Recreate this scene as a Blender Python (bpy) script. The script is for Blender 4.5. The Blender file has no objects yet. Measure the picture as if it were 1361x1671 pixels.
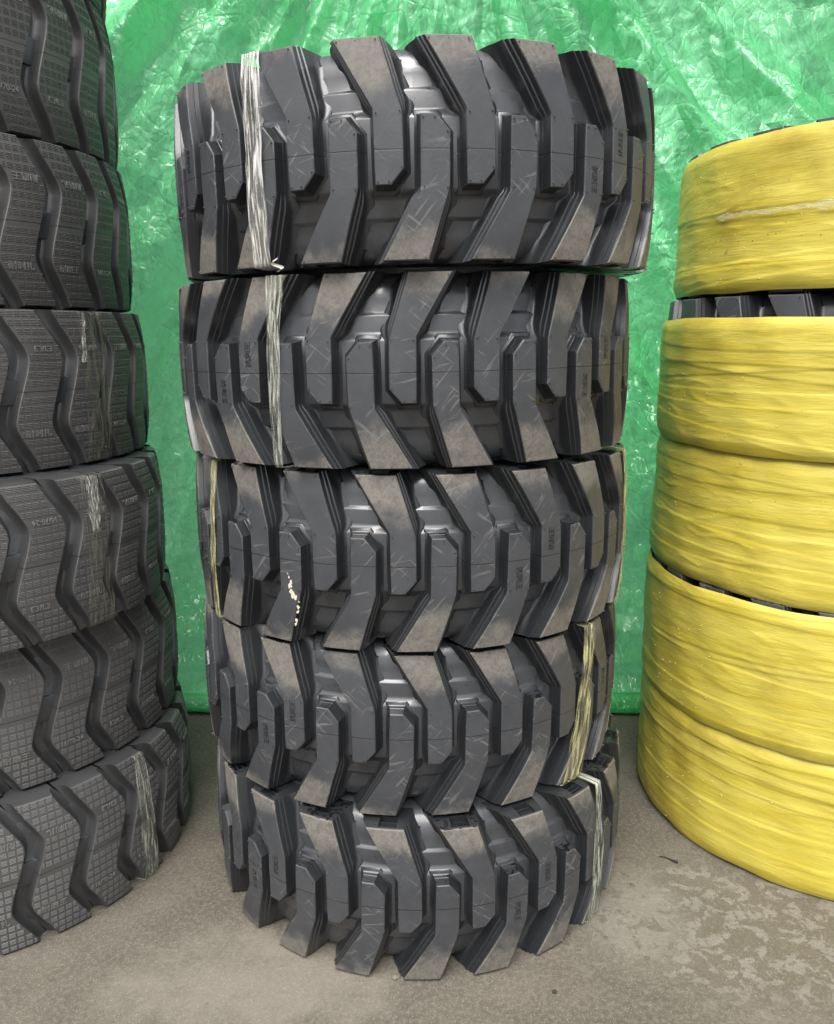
import bpy, bmesh, math, random
from mathutils import Matrix, Vector, Euler, noise

SC = bpy.context.scene
COL = SC.collection
R_ = math.radians
random.seed(7)

# ------------------------------------------------------------------ camera, world, sun
F_PX, PITCH, HC = 1350.0, 12.22, 1.391
cam_d = bpy.data.cameras.new('camera')
cam = bpy.data.objects.new('camera', cam_d); COL.objects.link(cam)
cam.location = (0, 0, HC)
cam.rotation_euler = (R_(90 - PITCH), 0, 0)
cam_d.sensor_fit = 'HORIZONTAL'; cam_d.sensor_width = 36.0
cam_d.lens = F_PX / 1361.0 * 36.0
cam_d.clip_start = 0.05; cam_d.clip_end = 2000
SC.camera = cam
SC.render.resolution_x, SC.render.resolution_y = 834, 1024

SUN_EL, SUN_AZ = 60.0, 194.0      # azimuth clockwise from +Y: behind the camera, a little to the left
world = bpy.data.worlds.new('World'); SC.world = world; world.use_nodes = True
wn, wl = world.node_tree.nodes, world.node_tree.links
wn.clear()
w_out = wn.new('ShaderNodeOutputWorld'); w_bg = wn.new('ShaderNodeBackground')
w_sky = wn.new('ShaderNodeTexSky'); w_sky.sky_type = 'NISHITA'; w_sky.sun_disc = False
w_sky.sun_elevation = R_(SUN_EL); w_sky.sun_rotation = R_(SUN_AZ)
w_sky.air_density = 1.0; w_sky.dust_density = 4.0; w_sky.ozone_density = 1.0
w_hs = wn.new('ShaderNodeHueSaturation'); w_hs.inputs['Saturation'].default_value = 0.22
wl.new(w_sky.outputs[0], w_hs.inputs['Color']); wl.new(w_hs.outputs[0], w_bg.inputs[0])
w_bg.inputs[1].default_value = 0.085
wl.new(w_bg.outputs[0], w_out.inputs[0])

sun_d = bpy.data.lights.new('sun', 'SUN'); sun = bpy.data.objects.new('sun', sun_d); COL.objects.link(sun)
sun_d.energy = 1.5; sun_d.angle = R_(45); sun_d.color = (1.0, 0.98, 0.95)
az, el = R_(SUN_AZ), R_(SUN_EL)
to_sun = Vector((math.sin(az) * math.cos(el), math.cos(az) * math.cos(el), math.sin(el)))
sun.rotation_euler = to_sun.to_track_quat('Z', 'Y').to_euler()
sun.location = to_sun * 20

SC.view_settings.view_transform = 'Standard'; SC.view_settings.look = 'None'
SC.view_settings.gamma = 1.0; SC.view_settings.use_curve_mapping = False
SC.view_settings.exposure = 1.48
SC.render.engine = 'CYCLES'
SC.cycles.max_bounces = 8; SC.cycles.transparent_max_bounces = 12

# ------------------------------------------------------------------ helpers
def obj(name, me, mat=None, parent=None, loc=None):
    o = bpy.data.objects.new(name, me); COL.objects.link(o)
    if mat is not None and me is not None and len(me.materials) == 0: me.materials.append(mat)
    if parent is not None: o.parent = parent
    if loc is not None: o.location = loc
    return o
def tag(o, label=None, cat=None, group=None, kind=None):
    if label: o['label'] = label
    if cat: o['category'] = cat
    if group: o['group'] = group
    if kind: o['kind'] = kind
    return o
def mesh(name, V, Fc, sharp=None, smooth=True):
    me = bpy.data.meshes.new(name); me.from_pydata(V, [], Fc); me.update()
    bm = bmesh.new(); bm.from_mesh(me); bmesh.ops.recalc_face_normals(bm, faces=bm.faces); bm.to_mesh(me); bm.free()
    if smooth:
        me.polygons.foreach_set('use_smooth', [True] * len(me.polygons))
        if sharp: me.set_sharp_from_angle(angle=R_(sharp))
    return me

class NT:
    """small node-building helper"""
    def __init__(self, name):
        self.m = bpy.data.materials.new(name); self.m.use_nodes = True
        self.t = self.m.node_tree; self.n = self.t.nodes; self.l = self.t.links
        self.b = self.n['Principled BSDF']; self.out = self.n['Material Output']
    def val(self, sock, v):
        if hasattr(v, 'is_output') or isinstance(v, bpy.types.NodeSocket): self.l.new(v, sock)
        elif isinstance(v, (tuple, list)) and len(v) == 3 and sock.type == 'RGBA': sock.default_value = (*v, 1)
        else: sock.default_value = v
    def math(self, op, a, b=0.0, c=0.0, clamp=False):
        x = self.n.new('ShaderNodeMath'); x.operation = op; x.use_clamp = clamp
        for i, v in enumerate((a, b, c)): self.val(x.inputs[i], v)
        return x.outputs[0]
    def mix(self, f, a, b, mode='MIX'):
        x = self.n.new('ShaderNodeMix'); x.data_type = 'RGBA'; x.blend_type = mode
        self.val(x.inputs[0], f); self.val(x.inputs[6], a); self.val(x.inputs[7], b)
        return x.outputs[2]
    def ramp(self, v, lo, hi, a=0.0, b=1.0, smooth=True):
        x = self.n.new('ShaderNodeMapRange'); x.interpolation_type = 'SMOOTHSTEP' if smooth else 'LINEAR'
        self.val(x.inputs[0], v)
        for i, q in enumerate((lo, hi, a, b)): self.val(x.inputs[1 + i], q)
        return x.outputs[0]
    def obj(self):
        return self.n.new('ShaderNodeTexCoord').outputs['Object']
    def pos(self):
        return self.n.new('ShaderNodeNewGeometry').outputs['Position']
    def rnd(self):
        return self.n.new('ShaderNodeObjectInfo').outputs['Random']
    def xyz(self, v):
        s = self.n.new('ShaderNodeSeparateXYZ'); self.l.new(v, s.inputs[0]); return s.outputs
    def comb(self, x, y, z):
        s = self.n.new('ShaderNodeCombineXYZ')
        for i, v in enumerate((x, y, z)): self.val(s.inputs[i], v)
        return s.outputs[0]
    def vadd(self, a, b):
        x = self.n.new('ShaderNodeVectorMath'); x.operation = 'ADD'; self.val(x.inputs[0], a); self.val(x.inputs[1], b); return x.outputs[0]
    def vmul(self, a, b):
        x = self.n.new('ShaderNodeVectorMath'); x.operation = 'MULTIPLY'; self.val(x.inputs[0], a); self.val(x.inputs[1], b); return x.outputs[0]
    def noise(self, vec, scale, detail=3.0, rough=0.55, dist=0.0):
        x = self.n.new('ShaderNodeTexNoise'); self.l.new(vec, x.inputs['Vector'])
        x.inputs['Scale'].default_value = scale; x.inputs['Detail'].default_value = detail
        x.inputs['Roughness'].default_value = rough; x.inputs['Distortion'].default_value = dist
        return x.outputs[0]
    def voro(self, vec, scale, feature='F1', out='Distance'):
        x = self.n.new('ShaderNodeTexVoronoi'); x.feature = feature; self.l.new(vec, x.inputs['Vector'])
        x.inputs['Scale'].default_value = scale
        return x.outputs[out]
    def bump(self, h, strength=0.3, dist=0.002, prev=None):
        x = self.n.new('ShaderNodeBump'); x.inputs['Strength'].default_value = strength; x.inputs['Distance'].default_value = dist
        self.l.new(h, x.inputs['Height'])
        if prev is not None: self.l.new(prev, x.inputs['Normal'])
        return x.outputs[0]
    def fin(self, color=None, rough=None, normal=None, **kw):
        if color is not None: self.val(self.b.inputs['Base Color'], color)
        if rough is not None: self.val(self.b.inputs['Roughness'], rough)
        if normal is not None: self.l.new(normal, self.b.inputs['Normal'])
        for k, v in kw.items(): self.val(self.b.inputs[k.replace('_', ' ')], v)
        return self.m

# ------------------------------------------------------------------ materials
def mat_rubber_lug(name, R, dust=True):
    t = NT(name); o = t.obj(); x, y, z = t.xyz(o)[:3]
    ov = t.vadd(o, t.comb(t.math('MULTIPLY', t.rnd(), 37.0), t.math('MULTIPLY', t.rnd(), 91.0), 0.0))
    n1 = t.noise(ov, 22, 5, 0.62); n2 = t.noise(ov, 160, 3, 0.6); n3 = t.noise(ov, 7, 2, 0.5); n4 = t.noise(ov, 11, 5, 0.7)
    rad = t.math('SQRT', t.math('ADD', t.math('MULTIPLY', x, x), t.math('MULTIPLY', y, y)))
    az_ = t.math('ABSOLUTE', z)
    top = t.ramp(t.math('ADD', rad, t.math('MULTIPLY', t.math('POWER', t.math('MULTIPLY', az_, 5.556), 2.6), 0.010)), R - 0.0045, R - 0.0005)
    col = t.mix(top, t.mix(n1, (0.013, 0.014, 0.016), (0.026, 0.028, 0.031)), t.mix(t.math('MULTIPLY', t.math('ADD', n1, n4), 0.5), (0.027, 0.029, 0.033), (0.070, 0.073, 0.078)))  # tops greyed by dust and scuffs; flanks darkened to paint in groove shade
    if dust:
        e = t.math('ADD', az_, t.math('MULTIPLY', t.math('SUBTRACT', n4, 0.5), 0.15))
        e = t.math('ADD', e, t.math('MULTIPLY', t.math('SUBTRACT', n3, 0.5), 0.05))
        e = t.math('ADD', e, t.math('MULTIPLY', t.math('SUBTRACT', t.rnd(), 0.62), 0.085))
        d = t.math('MULTIPLY', t.ramp(e, 0.098, 0.152), top)
        d = t.math('MULTIPLY', d, t.ramp(n2, 0.25, 0.6, 0.62, 1.0))
        tan = t.mix(n2, (0.140, 0.124, 0.104), (0.215, 0.194, 0.165))
        d = t.math('MULTIPLY', d, t.ramp(t.noise(ov, 45, 4, 0.7), 0.25, 0.62, 0.45, 0.92)); col = t.mix(d, col, tan)
    # scuffs: thin pale scratches in a few directions
    for ang, sc, th in ((0.7, 26, 0.68), (-0.9, 34, 0.69), (1.35, 22, 0.70)):
        m = t.n.new('ShaderNodeMapping'); m.vector_type = 'TEXTURE'; m.inputs['Rotation'].default_value = (0, ang, 0.0); m.inputs['Scale'].default_value = (1, 1, 14.0)
        t.l.new(ov, m.inputs['Vector'])
        s = t.noise(m.outputs[0], sc * 5, 2, 0.6)
        k = t.math('MULTIPLY', t.ramp(s, th - 0.05, th), t.math('MULTIPLY', top, t.ramp(n3, 0.40, 0.55)))
        col = t.mix(t.math('MULTIPLY', k, 0.5), col, (0.18, 0.178, 0.17))
    # mould parting line round the middle
    wob = t.math('MULTIPLY', t.math('SUBTRACT', t.noise(ov, 60, 2), 0.5), 0.0016)
    line = t.ramp(t.math('ABSOLUTE', t.math('ADD', z, wob)), 0.0005, 0.0013, 1.0, 0.0)
    line2 = t.math('MULTIPLY', t.ramp(t.math('ABSOLUTE', t.math('ADD', t.math('ADD', z, wob), -0.0016)), 0.0004, 0.0012, 1.0, 0.0), t.ramp(n1, 0.55, 0.7))
    col = t.mix(t.math('MULTIPLY', line, 0.9), col, (0.008, 0.008, 0.009))
    col = t.mix(t.math('MULTIPLY', line2, 0.22), col, (0.26, 0.25, 0.24))
    ro = t.math('ADD', t.ramp(n3, 0.3, 0.7, 0.33, 0.46), t.math('MULTIPLY', top, 0.10))
    if dust: ro = t.math('ADD', ro, t.math('MULTIPLY', d, 0.3))
    # rain standing on the upward shoulder faces
    nz = t.xyz(t.n.new('ShaderNodeNewGeometry').outputs['Normal'])[2]
    wet = t.math('MULTIPLY', t.math('MULTIPLY', t.ramp(nz, 0.80, 0.9), t.ramp(t.rnd(), 0.45, 0.6)), t.ramp(t.noise(ov, 75, 2, 0.5), 0.53, 0.56))
    col = t.mix(t.math('MULTIPLY', wet, 0.85), col, (0.006, 0.006, 0.007))
    ro = t.math('MULTIPLY', ro, t.math('SUBTRACT', 1.0, t.math('MULTIPLY', wet, 0.85)))
    h = t.math('ADD', n2, t.math('MULTIPLY', line, -2.0))
    return t.fin(col, ro, t.bump(h, 0.25, 0.0012), Specular_IOR_Level=0.55, Coat_Weight=t.math('MULTIPLY', t.math('SUBTRACT', 1.0, top), 0.4), Coat_Roughness=0.2)

def mat_rubber_base(name):
    t = NT(name); o = t.obj()
    n1 = t.noise(o, 9, 4, 0.6); n2 = t.noise(o, 120, 3, 0.6); n3 = t.noise(o, 26, 1, 0.4, 0.6)
    col = t.mix(n1, (0.024, 0.026, 0.030), (0.052, 0.055, 0.060))
    patch = t.ramp(n3, 0.47, 0.53)
    ro = t.math('ADD', t.math('MULTIPLY', patch, 0.16), t.ramp(n1, 0.3, 0.7, 0.24, 0.34))
    return t.fin(col, ro, t.bump(n2, 0.12, 0.001), Specular_IOR_Level=0.7, Coat_Weight=0.4, Coat_Roughness=0.24)

def mat_block():
    t = NT('rubber_block'); o = t.obj()
    ov = t.vadd(o, t.comb(t.math('MULTIPLY', t.rnd(), 37.0), t.math('MULTIPLY', t.rnd(), 91.0), 0.0))
    z = t.xyz(o)[2]
    n1 = t.noise(ov, 14, 4, 0.6); n2 = t.noise(ov, 200, 2, 0.6)
    col = t.mix(n1, (0.056, 0.055, 0.055), (0.100, 0.097, 0.093))
    x, y = t.xyz(o)[:2]
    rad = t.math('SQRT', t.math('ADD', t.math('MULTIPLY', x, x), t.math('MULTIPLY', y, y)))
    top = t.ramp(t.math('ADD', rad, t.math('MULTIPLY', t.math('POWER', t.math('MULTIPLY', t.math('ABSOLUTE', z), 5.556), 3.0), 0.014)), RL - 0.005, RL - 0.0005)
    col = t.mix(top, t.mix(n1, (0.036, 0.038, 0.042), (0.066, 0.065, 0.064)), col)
    line = t.ramp(t.math('ABSOLUTE', z), 0.0006, 0.0014, 1.0, 0.0)
    col = t.mix(t.math('MULTIPLY', line, 0.85), col, (0.008, 0.008, 0.009))
    return t.fin(col, t.math('ADD', t.ramp(n1, 0.3, 0.7, 0.34, 0.44), t.math('MULTIPLY', top, 0.12)), t.bump(n2, 0.15, 0.001), Coat_Weight=t.math('MULTIPLY', t.math('SUBTRACT', 1.0, top), 0.5), Coat_Roughness=0.2)

def mat_grid():
    t = NT('rubber_grid'); o = t.obj(); n1 = t.noise(o, 30, 3)
    return t.fin(t.mix(n1, (0.074, 0.073, 0.073), (0.132, 0.128, 0.122)), 0.5)

def mat_wall():
    t = NT('rubber_sidewall'); o = t.obj(); n1 = t.noise(o, 8, 4)
    return t.fin(t.mix(n1, (0.020, 0.021, 0.023), (0.035, 0.036, 0.038)), 0.5, t.bump(t.noise(o, 90, 2), 0.1, 0.001))

def mat_plain(name, c, r=0.5, **kw):
    t = NT(name); n = t.noise(t.obj(), 40, 3)
    return t.fin(t.mix(n, tuple(q * 0.8 for q in c), tuple(min(1, q * 1.15) for q in c)), r, **kw)

def mat_tape(name, c, cover, gloss=0.12):
    """clear packing film: partly see-through, pleated, brighter streaks along its length (UV.x across, UV.y along)"""
    t = NT(name); uv = t.n.new('ShaderNodeTexCoord').outputs['UV']
    st = t.noise(t.vmul(uv, (8.0, 0.9, 1.0)), 1.0, 4, 0.6, 0.5)
    st2 = t.noise(t.vmul(uv, (30.0, 5.0, 1.0)), 1.0, 3, 0.6)
    a = t.math('ADD', t.ramp(st, 0.42, 0.66, cover * 0.15, min(1.0, cover * 1.6)), t.math('MULTIPLY', t.ramp(st2, 0.6, 0.72), 0.35), clamp=True)
    col = t.mix(st, tuple(q * 0.6 for q in c), c)
    t.fin(col, gloss, t.bump(t.math('ADD', st, t.math('MULTIPLY', st2, 0.5)), 0.6, 0.006), Alpha=a, Specular_IOR_Level=0.7)
    return t.m

def mat_yellow():
    t = NT('yellow_woven_wrap'); o = t.obj(); g = t.n.new('ShaderNodeTexCoord').outputs['UV']
    ux, uy, _ = t.xyz(g)
    ov = t.vadd(g, t.comb(t.math('MULTIPLY', t.rnd(), 17.0), t.math('MULTIPLY', t.rnd(), 5.0), 0.0))
    band = t.noise(t.vmul(ov, (3.0, 30.0, 1.0)), 1.0, 5, 0.62)      # bands that run along the wrap
    blot = t.noise(ov, 3.0, 5, 0.62)
    fine = t.noise(t.vmul(ov, (22.0, 220.0, 1.0)), 1.0, 3, 0.6)
    col = t.mix(t.ramp(band, 0.3, 0.7), (0.50, 0.400, 0.044), (0.60, 0.505, 0.092))
    col = t.mix(t.math('MULTIPLY', t.ramp(blot, 0.50, 0.72), 0.7), col, (0.33, 0.235, 0.025))
    col = t.mix(t.math('MULTIPLY', t.ramp(fine, 0.62, 0.74), 0.35), col, (0.34, 0.26, 0.05))
    dirt = t.math('MULTIPLY', t.ramp(t.noise(ov, 11.0, 6, 0.7), 0.66, 0.74), t.ramp(t.noise(ov, 2.0, 2), 0.52, 0.62))
    col = t.mix(t.math('MULTIPLY', dirt, 0.6), col, (0.16, 0.12, 0.05))
    wv = t.math('MULTIPLY', t.math('SINE', t.math('MULTIPLY', ux, 1900.0)), t.math('SINE', t.math('MULTIPLY', uy, 1900.0)))
    def facets(sx, sy, amp):
        qv = t.vmul(t.vadd(ov, t.vmul(t.comb(blot, t.noise(ov, 5.0, 3, 0.6), 0.0), (0.05, 0.035, 0.0))), (sx, sy, 1.0))
        v = t.n.new('ShaderNodeTexVoronoi'); v.voronoi_dimensions = '2D'; t.l.new(qv, v.inputs['Vector']); v.inputs['Scale'].default_value = 1.0
        d = t.n.new('ShaderNodeVectorMath'); d.operation = 'SUBTRACT'; t.l.new(qv, d.inputs[0]); t.l.new(v.outputs['Position'], d.inputs[1])
        c = t.n.new('ShaderNodeVectorMath'); c.operation = 'SUBTRACT'; t.l.new(v.outputs['Color'], c.inputs[0]); c.inputs[1].default_value = (0.5, 0.5, 0.5)
        e = t.n.new('ShaderNodeVectorMath'); e.operation = 'DOT_PRODUCT'; t.l.new(d.outputs[0], e.inputs[0]); t.l.new(c.outputs[0], e.inputs[1])
        return t.math('MULTIPLY', e.outputs['Value'], amp)
    h0 = t.math('ADD', facets(6.0, 26.0, 1.6), facets(14.0, 75.0, 0.9))
    h = t.math('ADD', t.math('ADD', h0, t.math('MULTIPLY', wv, 0.10)), t.math('ADD', t.math('MULTIPLY', band, 0.7), t.math('MULTIPLY', fine, 0.7)))
    return t.fin(col, t.ramp(blot, 0.3, 0.7, 0.36, 0.52), t.bump(h, 0.35, 0.004), Specular_IOR_Level=0.45)

def mat_tarp():
    t = NT('green_tarpaulin'); p = t.obj()
    px, py, pz = t.xyz(p)[:3]
    q = t.comb(px, pz, 0.0)
    w1 = t.noise(q, 3.5, 1, 0.4); w2 = t.noise(t.vadd(q, (7.3, 2.1, 0.0)), 3.5, 1, 0.4); c2 = t.noise(q, 60.0, 4, 0.65, 1.0)
    c1 = t.noise(q, 3.0, 4, 0.6)
    dx, dz = t.math('SUBTRACT', px, 0.05), t.math('SUBTRACT', 3.6, pz)
    th = t.math('ARCTAN2', dx, dz); rr = t.math('SQRT', t.math('ADD', t.math('MULTIPLY', dx, dx), t.math('MULTIPLY', dz, dz)))
    # creases run with the folds: stretch the pattern along the rays from the tie point
    fan = t.comb(t.math('MULTIPLY', th, 2.8), t.math('MULTIPLY', rr, 0.6), 0.0)
    qw = t.vadd(fan, t.vmul(t.comb(w1, w2, 0.0), (0.20, 0.22, 0.0)))
    qi = t.vadd(t.vmul(q, (1.0, 0.8, 1.0)), t.vmul(t.comb(w2, w1, 0.0), (0.10, 0.10, 0.0)))
    def facets(scale, amp, qw=qw):
        """creased sheet: every cell is a little plane tilted its own way"""
        v = t.n.new('ShaderNodeTexVoronoi'); t.l.new(qw, v.inputs['Vector']); v.inputs['Scale'].default_value = scale; v.voronoi_dimensions = '2D'
        d = t.n.new('ShaderNodeVectorMath'); d.operation = 'SUBTRACT'; t.l.new(qw, d.inputs[0]); t.l.new(v.outputs['Position'], d.inputs[1])
        c = t.n.new('ShaderNodeVectorMath'); c.operation = 'SUBTRACT'; t.l.new(v.outputs['Color'], c.inputs[0]); c.inputs[1].default_value = (0.5, 0.5, 0.5)
        e = t.n.new('ShaderNodeVectorMath'); e.operation = 'DOT_PRODUCT'; t.l.new(d.outputs[0], e.inputs[0]); t.l.new(c.outputs[0], e.inputs[1])
        return t.math('MULTIPLY', e.outputs['Value'], amp)
    h = t.math('ADD', t.math('ADD', facets(5.0, 1.5), facets(17.0, 1.2)), t.math('ADD', t.math('ADD', facets(33.0, 0.55, qi), facets(80.0, 0.7, qi)), t.math('ADD', t.math('MULTIPLY', t.math('MINIMUM', t.voro(qi, 9.0, 'DISTANCE_TO_EDGE'), 0.06), 0.06), t.math('MULTIPLY', t.math('MINIMUM', t.voro(qi, 24.0, 'DISTANCE_TO_EDGE'), 0.10), 0.028))))
    col = t.mix(t.ramp(c1, 0.35, 0.65), (0.100, 0.58, 0.200), (0.215, 0.74, 0.345))
    v1 = t.voro(qw, 5.0, 'DISTANCE_TO_EDGE')
    wear = t.math('MULTIPLY', t.ramp(v1, 0.0, 0.020, 1.0, 0.0), t.ramp(t.noise(q, 9.0, 5, 0.7), 0.48, 0.62))
    col = t.mix(t.math('MULTIPLY', wear, 0.6), col, (0.10, 0.17, 0.11))
    nrm = t.bump(h, 1.0, 0.55)
    t.fin(col, t.ramp(c1, 0.3, 0.7, 0.20, 0.30), nrm, Specular_IOR_Level=1.0, Coat_Weight=0.7, Coat_Roughness=0.28, Coat_IOR=1.5)
    tr = t.n.new('ShaderNodeBsdfTranslucent'); t.val(tr.inputs[0], (0.32, 0.97, 0.50)); t.l.new(nrm, tr.inputs['Normal'])
    mx = t.n.new('ShaderNodeMixShader'); mx.inputs[0].default_value = 0.45
    t.l.new(t.b.outputs[0], mx.inputs[1]); t.l.new(tr.outputs[0], mx.inputs[2]); t.l.new(mx.outputs[0], t.out.inputs[0])
    return t.m

def mat_ground():
    t = NT('stained_concrete'); p = t.pos(); x, y, z = t.xyz(p)[:3]
    big = t.noise(p, 1.7, 4, 0.6); med = t.noise(p, 7.0, 5, 0.65); fin = t.noise(p, 260.0, 3, 0.7); gr = t.noise(p, 90.0, 4, 0.7)
    col = t.mix(t.ramp(big, 0.35, 0.65), (0.080, 0.069, 0.053), (0.140, 0.123, 0.097))
    col = t.mix(t.ramp(med, 0.35, 0.68, 0.0, 0.6), col, (0.072, 0.062, 0.046))
    col = t.mix(t.ramp(gr, 0.40, 0.68, 0.0, 0.55), col, (0.21, 0.187, 0.15)); col = t.mix(t.ramp(fin, 0.42, 0.66, 0.0, 0.45), col, (0.055, 0.047, 0.036))
    # drying patch beside the yellow stack: pale dry concrete with darker damp blotches and drops left in it
    d1 = t.math('POWER', t.math('DIVIDE', t.math('SUBTRACT', x, 0.80), 0.50), 2.0)
    d2 = t.math('POWER', t.math('DIVIDE', t.math('SUBTRACT', y, 1.72), 0.27), 2.0)
    reg = t.ramp(t.math('ADD', t.math('ADD', d1, d2), t.math('MULTIPLY', t.math('SUBTRACT', med, 0.5), 2.2)), 0.30, 1.25, 1.0, 0.0)
    blot = t.noise(p, 24.0, 4, 0.6, 0.4)
    dry = t.math('MULTIPLY', reg, t.math('MULTIPLY', t.ramp(blot, 0.50, 0.55), t.ramp(t.noise(p, 70.0, 3, 0.6), 0.36, 0.46)))
    # the driest tongue at the foot of the middle stack
    e1 = t.math('POWER', t.math('DIVIDE', t.math('SUBTRACT', x, 0.52), 0.14), 2.0)
    e2 = t.math('POWER', t.math('DIVIDE', t.math('SUBTRACT', y, 1.78), 0.20), 2.0)
    reg2 = t.ramp(t.math('ADD', t.math('ADD', e1, e2), t.math('MULTIPLY', t.math('SUBTRACT', blot, 0.5), 2.6)), 0.15, 1.5, 1.0, 0.0)
    drops = t.ramp(t.voro(t.vadd(p, t.vmul(t.comb(med, gr, 0.0), (0.05, 0.05, 0.0))), 34.0), 0.16, 0.24)
    dry = t.math('MAXIMUM', dry, t.math('MULTIPLY', reg2, t.math('MULTIPLY', drops, t.ramp(blot, 0.36, 0.50, 0.35, 1.0))))
    col = t.mix(t.math('MULTIPLY', dry, 0.52), col, (0.225, 0.207, 0.175))
    k1 = t.math('POWER', t.math('DIVIDE', t.math('ADD', x, 0.33), 0.30), 2.0); k2 = t.math('POWER', t.math('DIVIDE', t.math('SUBTRACT', y, 1.56), 0.16), 2.0)
    dust = t.ramp(t.math('ADD', t.math('ADD', k1, k2), t.math('MULTIPLY', t.math('SUBTRACT', med, 0.5), 3.0)), 0.0, 1.6, 0.45, 0.0)
    col = t.mix(dust, col, (0.25, 0.225, 0.185))
    damp = t.math('MULTIPLY', reg, t.math('SUBTRACT', 1.0, dry))
    col = t.mix(t.math('MULTIPLY', damp, 0.45), col, (0.105, 0.093, 0.072))
    # dark oily spots
    sp = t.ramp(t.noise(p, 13.0, 3, 0.5), 0.68, 0.75)
    col = t.mix(t.math('MULTIPLY', sp, 0.55), col, (0.07, 0.062, 0.05))
    # sand grains
    vg = t.voro(p, 330.0); vc = t.voro(p, 330.0, 'F1', 'Color')
    gcol = t.xyz(vc)[0]
    g = t.math('MULTIPLY', t.ramp(vg, 0.22, 0.34, 1.0, 0.0), t.ramp(gcol, 0.80, 0.86))
    col = t.mix(t.math('MULTIPLY', g, t.ramp(gcol, 0.80, 1.0, 0.15, 0.6)), col, (0.50, 0.45, 0.35))
    gd = t.math('MULTIPLY', t.ramp(vg, 0.25, 0.40, 1.0, 0.0), t.ramp(gcol, 0.16, 0.10))
    col = t.mix(t.math('MULTIPLY', gd, 0.6), col, (0.06, 0.052, 0.04))
    ro = t.math('SUBTRACT', 0.82, t.math('MULTIPLY', damp, 0.25))
    h = t.math('ADD', t.math('MULTIPLY', gr, 1.0), t.math('ADD', t.math('MULTIPLY', fin, 0.5), t.math('MULTIPLY', g, 0.8)))
    return t.fin(col, ro, t.bump(h, 0.45, 0.003))

RC, HT = 0.54, 0.374          # middle tyre: radius, stacked width
RL, HL = 0.56, 0.360          # left tyre
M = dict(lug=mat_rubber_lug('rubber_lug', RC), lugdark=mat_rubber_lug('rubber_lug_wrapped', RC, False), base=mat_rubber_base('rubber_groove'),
         wall=mat_wall(), block=mat_block(), grid=mat_grid(), yellow=mat_yellow(), tarp=mat_tarp(), ground=mat_ground(),
         letter=mat_plain('rubber_lettering', (0.028, 0.029, 0.031), 0.4), letter_left=mat_plain('rubber_lettering_pale', (0.16, 0.155, 0.15), 0.45),  # letter: darker than the lug, standing in for shade at the raised edges
         tape_white=mat_tape('film_white', (0.86, 0.84, 0.78), 0.62), tape_clear=mat_tape('film_clear', (0.74, 0.76, 0.62), 0.46),
         tape_yellow=mat_tape('film_yellowish', (0.78, 0.74, 0.40), 0.55), tape_olive=mat_tape('film_olive', (0.34, 0.35, 0.25), 0.22),
         pale=mat_plain('pale_scrap', (0.72, 0.70, 0.62), 0.4), twig=mat_plain('dark_twig', (0.03, 0.026, 0.02), 0.8),
         stone=mat_plain('pebble_stone', (0.15, 0.13, 0.10), 0.8), smear=mat_plain('white_smear', (0.62, 0.56, 0.45), 0.7))

# ------------------------------------------------------------------ setting
def build_ground():
    g = bmesh.new(); S = 400
    xs = [-S, -40, -6, 0, 6, 40, S]
    V = [[g.verts.new((x, y, 0)) for x in xs] for y in xs]
    for j in range(6):
        for i in range(6): g.faces.new((V[j][i], V[j][i + 1], V[j + 1][i + 1], V[j + 1][i]))
    me = bpy.data.meshes.new('ground'); g.to_mesh(me); g.free()
    tag(obj('ground', me, M['ground']), kind='structure', label='grey brown concrete yard floor with damp blotches')
build_ground()

def fbm(x, y, z=0.0, o=4):
    return noise.fractal((x, y, z), 0.9, 2.0, o, noise_basis='PERLIN_ORIGINAL')

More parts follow.
